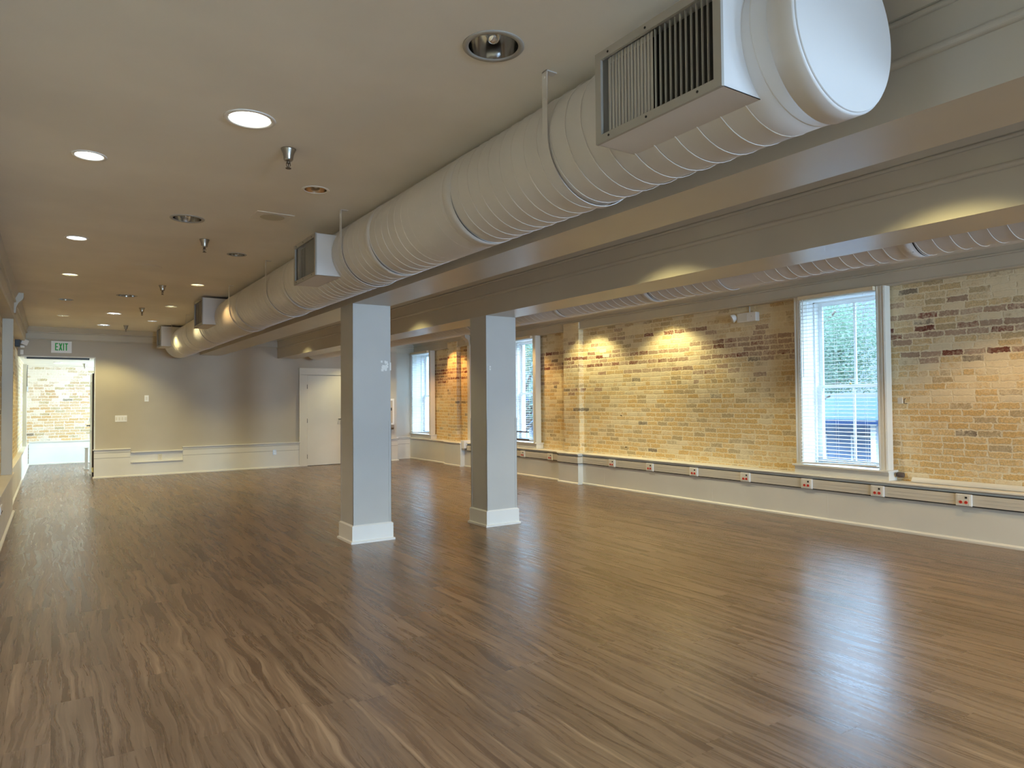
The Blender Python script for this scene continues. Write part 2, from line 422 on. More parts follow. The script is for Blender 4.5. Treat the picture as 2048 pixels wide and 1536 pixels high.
# ---- left wall: brick above a rail, wainscot below, runs on into the far room
def build_left():
    B().box(-.75, -.575, YN, 21.0, 0, ZC+.42).build('wall_left', M['brick_left'], kind='structure')
    b = B(); b.box(-.575, XL-.02, YN, 11.8, 0, .53); b.box(-.575, XL-.075, 11.8, 20.8, 0, .53)
    b.build('wall_left_lower', M['wains'], kind='structure')
    b = B(); b.box(-.575, XL, YN, 11.8, .53, .555); b.box(-.575, XL-.05, 11.8, 20.8, .53, .555)
    b.prism([(XL-.02,0),(XL+.005,0),(XL+.005,.022),(XL-.012,.034),(XL-.02,.034)], 'y', YN, 11.8)
    b.prism([(XL-.075,0),(XL-.05,0),(XL-.05,.022),(XL-.067,.034),(XL-.075,.034)], 'y', 11.8, 20.8)
    b.build('baseboard_left', M['trim'], bevel=.003, kind='structure')
    # cornice with two thin beads
    b = B(); prof = [(-.575,2.64),(-.44,2.64),(-.43,2.665),(-.45,2.68),(-.45,2.86),(-.425,2.865),(-.425,2.885),(-.45,2.89),(-.43,2.93),(-.40,ZC),(-.575,ZC)]
    b.prism(prof, 'y', YN, D); b.build('trim_1', M['cornice'], kind='structure')
    # vertical strip and scroll bracket
    b = B(); b.box(-.575, -.455, 11.38, 11.50, .555, 2.70); b.box(-.575, -.50, 18.9, 19.02, .555, 2.40)
    b.build('trim_2', M['cornice'], bevel=.004, kind='structure')
    b = B(); b.prism([(-.455,2.72),(-.43,2.72),(-.425,2.80),(-.40,2.86),(-.355,2.91),(-.345,2.94),(-.345,ZC),(-.455,ZC)], 'y', 11.36, 11.52)
    b.build('trim_3', M['cornice'], bevel=.003, kind='structure')
    # raised marks: slot cover plates low on the near wainscot
    for k, yy in enumerate((8.05, 8.5, 8.95)):
        t = thing('wall_plate', ['thin pale cover plate low on the left wall, nearest of three','thin pale cover plate low on the left wall, middle of three','thin pale cover plate low on the left wall, farthest of three'][k], 'wall plate', (XL-.02, yy, .36), 'cover plates low on the left wall')
        B().box(XL-.02, XL-.008, yy, yy+.3, .34, .42).build('plate', M['plastic'], t, bevel=.002)
        B().box(XL-.008, XL-.006, yy+.02, yy+.28, .345, .355).build('slot', M['dark'], t)
build_left()

# ---- end wall with doorway (left) and recessed part (right)
OPX, OPZ = .70, 2.43
def crown_back(name, x0, x1, y):
    prof = [(y+.02,2.742),(y-.022,2.742),(y-.028,2.75),(y-.022,2.764),(y-.012,2.768),(y-.012,2.875),(y-.026,2.882),(y-.026,2.895),(y-.018,2.90),(y-.06,2.965),(y-.075,ZC),(y+.02,ZC)]
    return B().prism(prof, 'x', x0, x1).build(name, M['cornice'], kind='structure')
def build_back():
    b = B(); b.box(OPX, 4.90, D, D+.30, 0, ZC+.42); b.box(-.575, OPX, D, D+.30, OPZ, ZC+.42)
    b.box(4.90, 5.93, D, D+.30, 2.16, ZC+.42); b.box(5.93, 7.235, D, D+.30, 0, ZC+.42)
    b.box(7.10, 7.235, D+.30, YE, 0, ZC+.42); b.box(7.10, 8.4, YE, YE+.15, 0, ZC+.42)
    b.build('wall_back', M['wall'], kind='structure')
    # wainscot of the end wall: three heights
    b = B(); y0 = D-.03
    b.box(OPX-.02, 1.32, y0, D, 0, .555); b.box(1.32, 2.30, y0, D, 0, .285); b.box(1.32, 2.30, D-.006, D, .285, .49); b.box(2.30, 4.78, y0, D, 0, .55)
    b.box(6.06, 7.255, y0, D, 0, .55)
    b.box(7.235, 7.255, D, YE-.03, 0, .55); b.box(7.235, XW+.02, YE-.03, YE, 0, .55)
    b.build('wall_back_lower', M['wains'], kind='structure')
    b = B()
    def rail(x0, x1, z, y=D): b.prism([(y-.03,z-.03),(y-.045,z-.03),(y-.055,z-.018),(y-.055,z),(y,z),(y,z-.03)], 'x', x0, x1)
    rail(OPX-.04, 1.325, .582); rail(1.325, 2.30, .508); rail(1.325, 2.30, .30); rail(2.29, 4.79, .575); rail(6.05, 7.28, .575); rail(7.235, XW+.03, .575, YE)
    b.box(7.235, 7.285, D, YE, .545, .575)
    def shoe(x0, x1, y=D): b.prism([(y-.03,0),(y-.052,0),(y-.052,.022),(y-.038,.034),(y-.03,.034)], 'x', x0, x1)
    shoe(OPX-.04, 4.79); shoe(6.05, 7.28); shoe(7.235, XW+.03, YE)
    b.box(7.235, 7.28, D, YE, 0, .034)
    b.build('baseboard_back', M['trim'], bevel=.002, kind='structure')
    b = B()
    for x0, x1, z in ((OPX-.02,1.32,.50),(OPX-.02,1.32,.395),(2.30,4.78,.505),(2.30,4.78,.385),(6.06,7.25,.505),(6.06,7.25,.385)): b.box(x0, x1, y0-.0012, y0+.001, z, z+.0045)
    for z in (.505,.385): b.box(7.26, XW, YE-.0312, YE-.029, z, z+.0045)
    b.build('trim_4', M['brown'], kind='structure')
    crown_back('trim_5', -.45, X1L, D); crown_back('trim_6', X1R, X2L, D); crown_back('trim_7', X2R, 7.235, D); crown_back('trim_8', 7.235, 7.95, YE)
    # doorway reveal and lintel
    b = B(); b.box(OPX-.012, OPX, D-.004, D+.304, .56, OPZ); b.box(-.53, OPX, D-.004, D+.304, OPZ-.014, OPZ); b.build('trim_9', M['white'], kind='structure')
    B().box(-.44, .60, D+.14, D+.30, OPZ-.045, OPZ-.014).build('trim_10', M['black'], kind='structure')
    B().box(-.47, -.44, D+.12, D+.3, OPZ-.05, OPZ-.014).build('trim_11', M['white'], kind='structure')
build_back()

# ---- closed door in the end wall
def build_door1():
    st = struct('door_1', (5.4, D, 0))
    B().box(4.968, 5.86, D-.012, D+.035, .008, 2.124).build('slab', M['door'], st, bevel=.003)
    b = B(); b.box(4.785, 4.955, D-.034, D, 0, 2.137); b.box(5.873, 6.045, D-.034, D, 0, 2.137); b.box(4.785, 6.045, D-.034, D, 2.14, 2.297)
    b.box(4.77, 6.06, D-.044, D, 2.285, 2.30); b.box(4.77, 4.79, D-.044, D, 0, 2.3); b.box(6.04, 6.06, D-.044, D, 0, 2.3)
    b.box(4.955, 4.965, D-.02, D+.1, 0, 2.137); b.box(5.863, 5.873, D-.02, D+.1, 0, 2.137); b.box(4.955, 5.873, D-.02, D+.1, 2.127, 2.137)
    b.build('casing', M['door'], st, bevel=.003)
    B().box(4.95, 5.88, D+.04, D+.29, 0, 2.16).build('backing', M['brown'], st)
    for z in (.22, 1.06, 1.86):
        b = B(); b.lathe([(.008,-.05),(.008,.05)], (4.962, D-.02, z), n=10); b.box(4.955, 4.966, D-.018, D-.01, z-.05, z+.05); b.build('hinge', M['black'], st)
    b = B(); b.lathe([(.026,-.02),(.026,-.012)], (5.79, D, 1.085), 'y', 16); b.tube([(5.79,D-.02,1.085),(5.79,D-.055,1.085),(5.70,D-.06,1.085)], .009); b.build('door_handle', M['black'], st)
    b = B()   # thin loop hung from the lever
    b.tube([(5.735,D-.058,1.075),(5.70,D-.05,1.04),(5.69,D-.03,.96),(5.755,D-.03,.955),(5.765,D-.04,1.03),(5.745,D-.058,1.072)], .003, 6); l = b.build('door_hanger_loop', M['steel'])
    tag(l, 'thin loop hanging from the black lever of the closed door', 'hanger')
build_door1()

# ---- open door leaf of the doorway, folded back into the far room
def build_door2():
    st = struct('door_2', (OPX, D+.3, 0))
    b = B(); b.box(.655, .695, D+.32, D+1.2, .01, 2.12); b.build('leaf', M['white'], st, bevel=.003)
    b = B()
    for z0, z1 in ((.30,.95),(1.12,1.95)):
        b.box(.648, .656, D+.45, D+1.07, z0, z0+.02); b.box(.648, .656, D+.45, D+1.07, z1-.02, z1); b.box(.648, .656, D+.45, D+.47, z0, z1); b.box(.648, .656, D+1.05, D+1.07, z0, z1)
    b.build('panel_moulding', M['white'], st)
    B().box(.662, .699, D+.302, D+.322, .01, 2.12).build('edge', M['brown'], st)
    b = B(); b.tube([(.655,D+1.12,1.03),(.60,D+1.12,1.03),(.595,D+1.0,1.03)], .011); b.lathe([(.028,-.045),(.028,-.038)], (.695,D+1.12,1.03), 'x', 14); b.build('door_handle', M['black'], st)
    B().box(.688, .702, D+.10, D+.115, 1.22, 1.42).build('closer_bracket', M['black'], st)
    b = B(); b.box(.686, .700, D-.001, D+.05, 1.04, 1.16); b.build('strike_plate', M['brass'], st)
    B().box(.655, .70, D+.29, D+.325, .10, .20).build('hinge', M['brass'], st)
build_door2()

# ---- far room seen through the doorway
def build_far():
    B().box(-.575, 3.2, 20.8, 21.0, 0, ZC+.42).build('wall_far', M['brick_far'], kind='structure')
    b = B(); b.box(2.6, 2.68, D+.30, 18.1, 0, ZC); b.box(2.6, 2.68, 19.7, 20.8, 0, ZC); b.box(2.6, 2.68, 18.1, 19.7, 0, .8); b.box(2.6, 2.68, 18.1, 19.7, 2.3, ZC)
    b.build('wall_far_side', M['wall'], kind='structure')
    B().box(-.575, 2.68, D+.30, 20.8, 2.44, 2.50).build('ceiling_far', M['ceiling'], kind='structure')
    b = B(); b.box(-.5, 2.6, 20.76, 20.8, 0, .55); b.build('wall_far_lower', M['white'], kind='structure')
    b = B(); b.prism([(20.76,.55),(20.735,.55),(20.735,.58),(20.8,.58),(20.8,.55)], 'x', -.5, 2.6); b.prism([(20.76,0),(20.738,0),(20.738,.022),(20.75,.034),(20.76,.034)], 'x', -.5, 2.6)
    b.box(-.5, .9, 20.757, 20.761, .40, .406); b.build('baseboard_far', M['trim'], kind='structure')
    st = struct('window_4', (2.64, 18.9, .8))
    b = B()
    for y in (18.1, 19.66): b.box(2.6, 2.68, y, y+.04, .8, 2.3)
    for z in (.8, 1.53, 2.26): b.box(2.6, 2.68, 18.14, 19.66, z, z+.04)
    b.build('window_frame', M['white'], st); B().box(2.635, 2.641, 18.14, 19.66, .84, 2.26).build('pane', M['glass'], st)
    # white post just inside the far room with a foot block
    b = B(); b.box(.60, .665, 18.4, 18.46, 0, .50); b.box(.585, .68, 18.385, 18.475, 0, .03); b.box(.585, .68, 18.385, 18.475, .49, .51)
    tag(b.build('low_post', M['white'], bevel=.004), 'short white post on the floor behind the open door leaf', 'post')
build_far()

# ---- rear wall behind the camera with three windows
def build_rear():
    b = B(); xs = [(-.6,.5),(1.9,3.2),(4.6,5.9),(7.3,8.4)]
    for x0, x1 in xs: b.box(x0, x1, YN-.2, YN, 0, ZC+.42)
    for x0 in (.5, 3.2, 5.9): b.box(x0, x0+1.4, YN-.2, YN, 0, .6); b.box(x0, x0+1.4, YN-.2, YN, 2.75, ZC+.42)
    b.build('wall_rear', M['wall'], kind='structure')
    for i, x0 in enumerate((.5, 3.2, 5.9)):
        st = struct('window_%d' % (5+i), (x0+.7, YN, .6)); b = B()
        for x in (x0, x0+1.35): b.box(x, x+.05, YN-.16, YN-.08, .6, 2.75)
        for z in (.6, 1.65, 2.70): b.box(x0+.05, x0+1.35, YN-.16, YN-.08, z, z+.05)
        b.build('window_frame', M['white'], st); B().box(x0+.05, x0+1.35, YN-.125, YN-.118, .65, 2.70).build('pane', M['glass'], st)
build_rear()

# ---- right wall
WINS = [(4.251, 5.200), (11.065, 12.01), (15.58, 16.53)]   # clear openings between the casings
PILS = [(9.525, 10.03), (13.75, 14.45)]
WZ0, WZ1 = .665, 2.715
def build_right():
    b = B(); y = YN
    for a, c in [(p-.022, q_+.022) for p, q_ in WINS]:
        b.box(XB, 8.30, y, a, 0, ZC+.42); b.box(XB, 8.30, a, c, 0, WZ0); b.box(XB, 8.30, a, c, WZ1+.022, ZC+.42); y = c
    b.box(XB, 8.30, y, YE+.15, 0, ZC+.42)
    b.build('wall_right', M['brick'], kind='structure')
    for k, (a, c) in enumerate(((9.695, 10.14),(14.23, 14.68))): B().box(7.91, XB, a, c, .549, 2.905).build('trim_%d' % (16+k), M['brick'], kind='structure')
    # wainscot boxes out from the brick; it steps out at the two pilasters
    b = B(); y = YN; XF = XW+.022
    for a, c in PILS:
        b.box(XF, XB, y, a-.03, 0, .525); y = c+.03
    b.box(XF, XB, y, YE, 0, .525)
    for k, (a, c) in enumerate(PILS): B().box(XF-.11, XB, a-.03, c+.03, 0, .525).build('trim_%d' % (18+k), M['wains'], kind='structure')
    b.build('wall_right_lower', M['wains'], kind='structure')
    b = B(); y = YN
    def nose(x, a, c):
        b.prism([(XB,.522),(x,.522),(x-.012,.530),(x-.012,.541),(x-.004,.549),(XB,.549)], 'y', a, c)
        b.prism([(x+.03,0),(x-.004,0),(x-.004,.020),(x+.012,.036),(x+.03,.036)], 'y', a, c)
    for a, c in PILS: nose(XW+.006, y, a); nose(XW-.104, a-.042, c+.042); y = c
    nose(XW+.006, y, YE)
    b.build('baseboard_right', M['trim'], kind='structure')
    b = B()   # joints of the wainscot boards
    for yy in (6.62, 4.86, 8.93, 12.4): b.box(XF-.0012, XF+.001, yy, yy+.006, .036, .35)
    b.build('trim_12', M['trim'], kind='structure')
    # cornice
    prof = [(XB+.02,2.768),(7.925,2.768),(7.915,2.776),(7.918,2.79),(7.935,2.795),(7.935,2.915),(7.918,2.922),(7.918,2.936),(7.935,2.94),(7.90,2.975),(7.875,ZC),(XB+.02,ZC)]
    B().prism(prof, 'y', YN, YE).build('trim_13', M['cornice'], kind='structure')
    # vertical strip with scroll bracket, next to the far pilaster
    b = B(); b.box(7.90, XB, 13.60, 13.72, .549, 2.80); b.build('trim_14', M['trim'], bevel=.004, kind='structure')
    b = B(); b.prism([(7.90,2.76),(7.87,2.76),(7.865,2.84),(7.84,2.89),(7.78,2.93),(7.765,2.95),(7.765,ZC),(7.90,ZC)], 'y', 13.58, 13.74)
    b.build('trim_15', M['cornice'], bevel=.003, kind='structure')
    t = thing('junction_box', 'small white box at the foot of the vertical strip by the far pilaster', 'junction box', (7.80, 13.66, .40))
    B().box(7.73, 7.90, 13.59, 13.75, .42, .60).build('housing', M['plastic'], t, bevel=.005)
    B().box(7.74, 7.815, 13.60, 13.74, .375, .42).build('connector', M['steel'], t)
    # loose slip of moulding lying on the ledge
    b = B(); b.prism([(7.93,.549),(7.965,.549),(7.975,.575),(7.99,.60),(8.01,.60),(8.01,.549)], 'y', 1.0, 3.95)
    tag(b.build('moulding_strip', M['trim']), 'loose cream moulding strip lying on the ledge right of the near window', 'moulding')
build_right()

# ---- power raceway with outlets
def build_raceway():
    XF = XW+.022; x0 = XF-.028
    def seg(xf, a, c, label, side=None):
        xf = xf-.002
        t = thing('power_raceway', label, 'raceway', (xf, (a+c)/2, .367))
        b = B(); g = B()
        b.box(xf-.028, xf, a, c, .378, .490)
        b.box(xf-.030, xf-.026, a, c, .415, .420); b.box(xf-.030, xf-.026, a, c, .450, .455)
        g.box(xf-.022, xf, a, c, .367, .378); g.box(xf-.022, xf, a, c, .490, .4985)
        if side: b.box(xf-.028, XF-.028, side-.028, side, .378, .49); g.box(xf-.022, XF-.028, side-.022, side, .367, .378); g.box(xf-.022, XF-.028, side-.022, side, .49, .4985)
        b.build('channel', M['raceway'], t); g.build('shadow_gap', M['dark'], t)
    a, c = PILS[0]
    seg(XF, YN+.1, a-.058, 'long beige metal raceway below the ledge, running past the near window')
    seg(XF-.11, a-.03, c+.03, 'short beige raceway piece wrapped around the near brick pilaster', a-.03)
    seg(XF, c+.03, 13.57, 'beige metal raceway under the middle window, behind the right column')
build_raceway()
def make_outlet(loc, label):
    t = thing('raceway_outlet', label, 'outlet', loc, 'outlet boxes along the right wall raceway')
    x, y, z = loc
    B().box(x-.046, x-.0302, y-.075, y+.075, z-.062, z+.060).build('box', M['plastic'], t, bevel=.003)
    B().box(x-.050, x-.046, y-.060, y+.060, z-.055, z+.053).build('faceplate', M['trim'], t, bevel=.001)
    for s in (-1, 1):
        s1 = B().lathe([(.0155,-.056),(.0155,-.050)], (x, y+s*.025, z-.022), 'x', 20).build('socket', M['red'], t); s1['label'] = 'round red power socket'
        B().box(x-.0575, x-.056, y+s*.025-.010, y+s*.025+.010, z-.020, z-.016).build('slot', M['dark'], s1)
    B().box(x-.0535, x-.050, y-.035, y-.015, z+.016, z+.036).build('data_jack', M['dark'], t)
    return t
OY = [(3.34,'white outlet box with two red sockets, nearest the right edge of the photo'),
      (4.23,'white outlet box with two red sockets directly below the near window, right of its middle'),
      (5.11,'white outlet box with two red sockets below the left edge of the near window'),
      (6.02,'white outlet box with two red sockets, first one left of the near window'),
      (6.92,'white outlet box with two red sockets, second one left of the near window'),
      (7.81,'white outlet box with two red sockets, third one left of the near window'),
      (8.69,'white outlet box with two red sockets, first one right of the near brick pilaster'),
      (10.41,'white outlet box with two red sockets, first one left of the near brick pilaster'),
      (11.32,'white outlet box with two red sockets below the middle window')]
o0 = make_outlet((XW+.022-.0, OY[0][0], .434), OY[0][1])
for yy, lab in OY[1:]: dup(o0, (XW+.022, yy, .434), lab, 'outlet boxes along the right wall raceway')

# ---- windows of the right wall, with casing, sashes and panes
def build_window(n, ya, yb):
    st = struct('window_%d' % n, (XCAS, (ya+yb)/2, WZ0)); cw = .103
    b = B()
    for a, c in ((ya-cw, ya), (yb, yb+cw)):
        b.box(XCAS, XB-.04, a, c, WZ0, 2.768)
        b.box(XCAS-.008, XCAS, a+.008, a+.02, WZ0, 2.768); b.box(XCAS-.006, XCAS, a+.038, a+.052, WZ0, 2.768); b.box(XCAS-.008, XCAS, c-.022, c-.008, WZ0, 2.768)
    b.box(XCAS, XB-.04, ya, yb, WZ1, 2.768)
    b.build('casing', M['trim'], st, bevel=.002)
    b = B(); b.box(XCAS-.05, 8.30, ya-cw-.03, yb+cw+.03, WZ0-.022, WZ0); b.build('window_sill', M['trim'], st, bevel=.004)
    B().box(XCAS-.012, XB, ya-cw-.015, yb+cw+.015, .549, WZ0-.022).build('apron', M['wains'], st, bevel=.002)
    b = B()   # jamb lining
    b.box(XB-.04, 8.34, ya-.02, ya, WZ0, WZ1+.02); b.box(XB-.04, 8.34, yb, yb+.02, WZ0, WZ1+.02); b.box(XB-.04, 8.34, ya, yb, WZ1, WZ1+.02)
    b.box(8.12, 8.14, yb-.02, yb, WZ0, WZ1); b.box(8.12, 8.14, ya, ya+.02, WZ0, WZ1); b.box(8.12, 8.14, ya, yb, WZ1-.02, WZ1)
    b.build('jamb', M['white'], st)
    def sash(nm, x, z0, z1, s=.05):
        q = B(); q.box(x, x+.035, ya, ya+s, z0, z1); q.box(x, x+.035, yb-s, yb, z0, z1)
        q.box(x, x+.035, ya+s, yb-s, z0, z0+s*.9); q.box(x, x+.035, ya+s, yb-s, z1-s*.7, z1)
        ym = (ya+yb)/2+.0; q.box(x+.004, x+.031, ym-.014, ym+.014, z0+s*.9, z1-s*.7)
        so = q.build(nm, M['white'], st, bevel=.003)
        B().box(x+.015, x+.019, ya+s, yb-s, z0+s*.9, z1-s*.7).build('pane', M['glass'], so)
    sash('upper_sash', 8.235, 1.615, WZ1-.005, .05); sash('lower_sash', 8.19, WZ0+.002, 1.655, .055)
    b = B(); b.lathe([(.012,0),(.014,.015),(.004,.03)], (8.18, (ya+yb)/2+.03, 1.655), n=10); b.build('sash_lock', M['brass'], st)
for i, (a, c) in enumerate(WINS): build_window(i+1, a, c)

# ---- venetian blinds
def build_blind(ya, yb, label, gaps=(), ext=.0):
    t = thing('window_blind', label, 'blind', (XCAS-.05, (ya+yb)/2, 2.72), 'white venetian blinds on the right wall windows')
    a, c = ya-.005, yb+.005; xc = XCAS-.032
    hr = B().box(xc-.030, xc+.022, a, c, 2.722, 2.768).build('headrail', M['cream'], t, bevel=.003)
    b = B(); z = 2.70; k = 0; zb = .70
    while z > zb+.02:
        tilt = .06+random.uniform(-.02,.02); w = .0245
        # slightly crowned slat of three strips
        pts = []
        for j in range(5):
            s = -1+j*.5; pts.append((xc-.002+s*w, z+s*w*tilt+(1-s*s)*.0025))
        prof = pts+[(p[0], p[1]-.0022) for p in reversed(pts)]
        b.prism(prof, 'y', a+.004, c-.004)
        z -= .0448; k += 1
    b.build('slats', M['slat'], t)
    br = B(); br.obox((xc, (a+c)/2, zb-.004), (.026,0,0), (0,(c-a)/2-.002,-.009*1.2), (0,.0,.010)); br.build('bottom_rail', M['slat'], t)
    for yy in (a+.12, (a+c)/2, c-.12):
        q = B()
        for dx in (-.024, .024): q.box(xc+dx-.0008, xc+dx+.0008, yy-.0008, yy+.0008, zb, 2.722)
        q.build('ladder_cord', M['slat'], t)
    B().tube([(xc-.034, c-.07, 2.72),(xc-.036, c-.072, 1.75)], .0045, 8).build('tilt_wand', M['plastic'], t)
    return t
bl1 = build_blind(WINS[0][0], WINS[0][1], 'white venetian blind covering the near window on the right')
bl2 = build_blind(WINS[1][0], WINS[1][1], 'white venetian blind on the middle window, half hidden by the right column')
bl3 = build_blind(WINS[2][0], WINS[2][1], 'white venetian blind on the farthest window in the corner')
for z in (.87, .72): B().box(7.792, 7.800, 11.12, 11.62, z-.012, z+.012).build('turned_dark_slat', M['brown'], bl2)

# ------------------------------------------------------------------ beams and columns
def build_beam(x0, x1, zb, label):
    t = thing('ceiling_beam', label, 'beam', ((x0+x1)/2, 6, zb), 'long boxed ceiling beams')
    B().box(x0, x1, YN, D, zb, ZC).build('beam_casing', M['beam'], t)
    def bead(zc, r, nm, sq=1.):
        q = B()
        for xs, sg in ((x0,-1),(x1,1)):
            q.prism([(xs+sg*r*sq*math.cos(a)-(0), zc+r*math.sin(a)) for a in [(-90+180*k/10)*PI/180 for k in range(11)]], 'y', YN, D)
        q.build(nm, M['beam'], t)
    bead(2.737, .019, 'lower_bead'); bead(2.888, .013, 'upper_bead')
    q = B()
    for xs, sg in ((x0,-1),(x1,1)): q.prism([(xs,2.90),(xs+sg*.012,2.905),(xs+sg*.045,2.955),(xs+sg*.065,ZC-.012),(xs+sg*.065,ZC),(xs,ZC)], 'y', YN, D)
    q.build('crown', M['beam'], t)
    return t
build_beam(X1L, X1R, ZB1, 'near boxed beam beside the large duct, resting on the left column')
build_beam(X2L, X2R, ZB2, 'far boxed beam resting on the right column, with yellow light scallops')
def build_column(x0, x1, zb, label, mark):
    t = thing('support_column', label, 'column', ((x0+x1)/2, (C0+C1)/2, 0), 'square columns in the middle of the room')
    B().box(x0, x1, C0, C1, .17, zb).build('shaft', M['column'], t, bevel=.002)
    def ring(o, z0, z1, nm, ch=.0):
        q = B(); q.box(x0-o, x1+o, C0-o, C1+o, z0, z1)
        if ch:
            a = [(x0-o,C0-o),(x1+o,C0-o),(x1+o,C1+o),(x0-o,C1+o)]; c = [(x0-.001,C0-.001),(x1+.001,C0-.001),(x1+.001,C1+.001),(x0-.001,C1+.001)]
            v = [(*p, z1) for p in a]+[(*p, z1+ch) for p in c]
            q.quadmesh(v, [(0,1,5,4),(1,2,6,5),(2,3,7,6),(3,0,4,7),(4,5,6,7)])
        return q.build(nm, M['white'], t)
    ring(.018, 0.0, .178, 'baseboard', .014); ring(.034, 0, .022, 'base_shoe', .012)
    for xx, sx in ((x0,-1),(x1,1)):
        for yy, sy in ((C0,-1),(C1,1)):
            q = B(); q.box(xx+sx*.003, xx-sx*.026, yy+sy*.003, yy, .19, 1.28); q.box(xx+sx*.003, xx, yy+sy*.003, yy-sy*.026, .19, 1.28)
            q.build('corner_guard', M['column'], t)
    q = B()
    if mark == 1:
        p = B(); 
        for k in range(26):
            u = x1-.105+random.random()*.06; w = 1.83+random.random()*.095; s = .004+random.random()*.010
            p.obox((u, C0-.0004-k*.00006, w), (s,0,0), (0,.0009,0), (0,0,s*random.uniform(.5,1.6)))
        p.build('bare_plaster_patch', M['plastic'], t)
        q.box(x1-.055, x1-.030, C0-.010, C0, 1.86, 1.875); q.box(x1-.055, x1-.030, C0-.010, C0, 1.885, 1.905); q.box(x1-.012, x1+.004, C0-.004, C0, 1.83, 1.915)
    else:
        q.box(x0+.035, x0+.058, C0-.008, C0, 1.855, 1.875); q.box(x0+.035, x0+.058, C0-.008, C0, 1.885, 1.905)
    q.build('anchor_plate', M['plastic'], t)
build_column(X1L, X1R, ZB1, 'left square column, nearer to the camera, with a scuffed anchor patch high on its front', 1)
build_column(X2L, X2R, ZB2, 'right square column with a small metal anchor high on its front', 2)

# ------------------------------------------------------------------ ducts
def build_duct(xc, zc, R, y0, y1, label, boxes, straps, joints, cap=True):
    t = thing('spiral_duct', label, 'duct', (xc, y0, zc))
    # shell with a slight swelling between the joints
    prof = []; y = y0; n = int((y1-y0)/.25)
    for i in range(n+1):
        yy = y0+(y1-y0)*i/n; prof.append((R-.0025+.002*math.sin(yy*2.1)+.0015*math.sin(yy*5.3), yy))
    B().lathe([(r, h) for r, h in prof], (xc, 0, zc), 'y', 72).build('shell', M['duct'], t)
    # helical seam, a flattened bead standing a little proud of the shell
    q = B(); pitch = .108; turns = (y1-y0-.12)/pitch; seg = 44; vs = []; fs = []; N = int(turns*seg)
    for i in range(N+1):
        a = -2*PI*i/seg; yy = y0+.10+pitch*i/seg
        for dy, dr in ((-.0026,-.0012),(-.0012,.0009),(.0012,.0009),(.0026,-.0012)):
            r = R+dr; vs.append((xc+r*math.cos(a), yy+dy, zc+r*math.sin(a)))
    for i in range(N):
        for j in range(3): fs.append((i*4+j, i*4+j+1, i*4+j+5, i*4+j+4))
    q.quadmesh(vs, fs, True); q.build('spiral_seam', M['duct_seam'], t)
    for y in joints:   # slip joints: collar with a dark open edge
        c = B().lathe([(R-.004,y-.052),(R+.0012,y-.05),(R+.0016,y+.05),(R-.004,y+.054)], (xc,0,zc), 'y', 72).build('joint_collar', M['duct'], t)
        v = []; f = []
        a0, a1 = -175, -70
        for k in range(31):
            a = math.radians(a0+(a1-a0)*k/30); w = .0042*math.sin(PI*k/30)+.0002
            for dy in (-w, w): v.append((xc+(R+.0030)*math.cos(a), y-.053+dy, zc+(R+.0030)*math.sin(a)))
        B().quadmesh(v, [(2*k,2*k+1,2*k+3,2*k+2) for k in range(30)]).build('open_edge', M['dark'], c)
        for a in (-160, -115): B().lathe([(.006,0),(.005,.003)], (xc+(R+.002)*math.cos(math.radians(a)), y-.02, zc+(R+.002)*math.sin(math.radians(a))), 'x', 8).build('screw', M['duct_seam'], c)
    if cap:
        c = B().lathe([(R-.03,y0-.006),(R+.002,y0-.006),(R+.006,y0+.0),(R+.006,y0+.085),(R+.001,y0+.09)], (xc,0,zc), 'y', 72, close=False)
        c.build('end_collar', M['duct'], t)
        B().lathe([(R-.004,y0-.012),(R-.002,y0-.004)], (xc,0,zc), 'y', 72).build('end_cap', M['duct'], t)
    for (yb0, yb1, xg, z0, z1, nl) in boxes:
        bx = bpy.data.objects.new('outlet_box', None); COL.objects.link(bx); bx.parent = t; bx.location = (xg-xc, yb0-y0, z0-zc)
        q = B(); xi = xc-.02
        q.box(xg+.008, xi, yb0, yb1, z0, z0+.002); q.box(xg+.008, xi, yb0, yb1, z1-.002, z1)
        q.box(xg+.008, xi, yb0, yb0+.002, z0, z1); q.box(xg+.008, xi, yb1-.002, yb1, z0, z1)
        q.build('box_sides', M['duct'], bx)
        fw = .030; q = B(); q.box(xg-.002, xg+.010, yb0-.002, yb1+.002, z0-.002, z0+fw); q.box(xg-.002, xg+.010, yb0-.002, yb1+.002, z1-fw, z1+.002)
        q.box(xg-.002, xg+.010, yb0-.002, yb0+fw, z0+fw, z1-fw); q.box(xg-.002, xg+.010, yb1-fw, yb1+.002, z0+fw, z1-fw)
        q.build('grille_frame', M['frame'], bx)
        L = yb1-yb0
        for yy in (yb0+.16*L, yb0+.55*L, yb0+.88*L):
            for zz in (z0+fw*.5, z1-fw*.5): B().lathe([(.0045,-.004),(.0045,-.001)], (xg,yy,zz), 'x', 10).build('frame_screw', M['dark'], bx)
        ya, yc = yb0+fw, yb1-fw
        B().box(xg+.05, xg+.055, ya, yc, z0+fw, z1-fw).build('filter', M['filter'], bx)
        # far half: blades turned flat (grey pleats); near half: blades on edge (dark gaps)
        q = B(); ym = ya+(yc-ya)*.52; q1 = B()
        k = int((yc-ya)*.48/.0185)
        for i in range(k):
            yy = ym+(yc-.022-ym)*(i+.5)/k
            q.obox((xg+.018, yy, (z0+z1)/2), (.0022,.0090,0), (.0006,-.0003,0), (0,0,(z1-z0)/2-fw))
        k = int((yc-ya)*.52/.0235)
        for i in range(k):
            yy = ya+(ym-ya)*(i+.5)/k
            q1.obox((xg+.018, yy, (z0+z1)/2), (.0045,0,0), (0,.0011,0), (0,0,(z1-z0)/2-fw))
        q.build('turned_blades', M['galv'], bx); q1.build('straight_blades', M['galv'], bx)
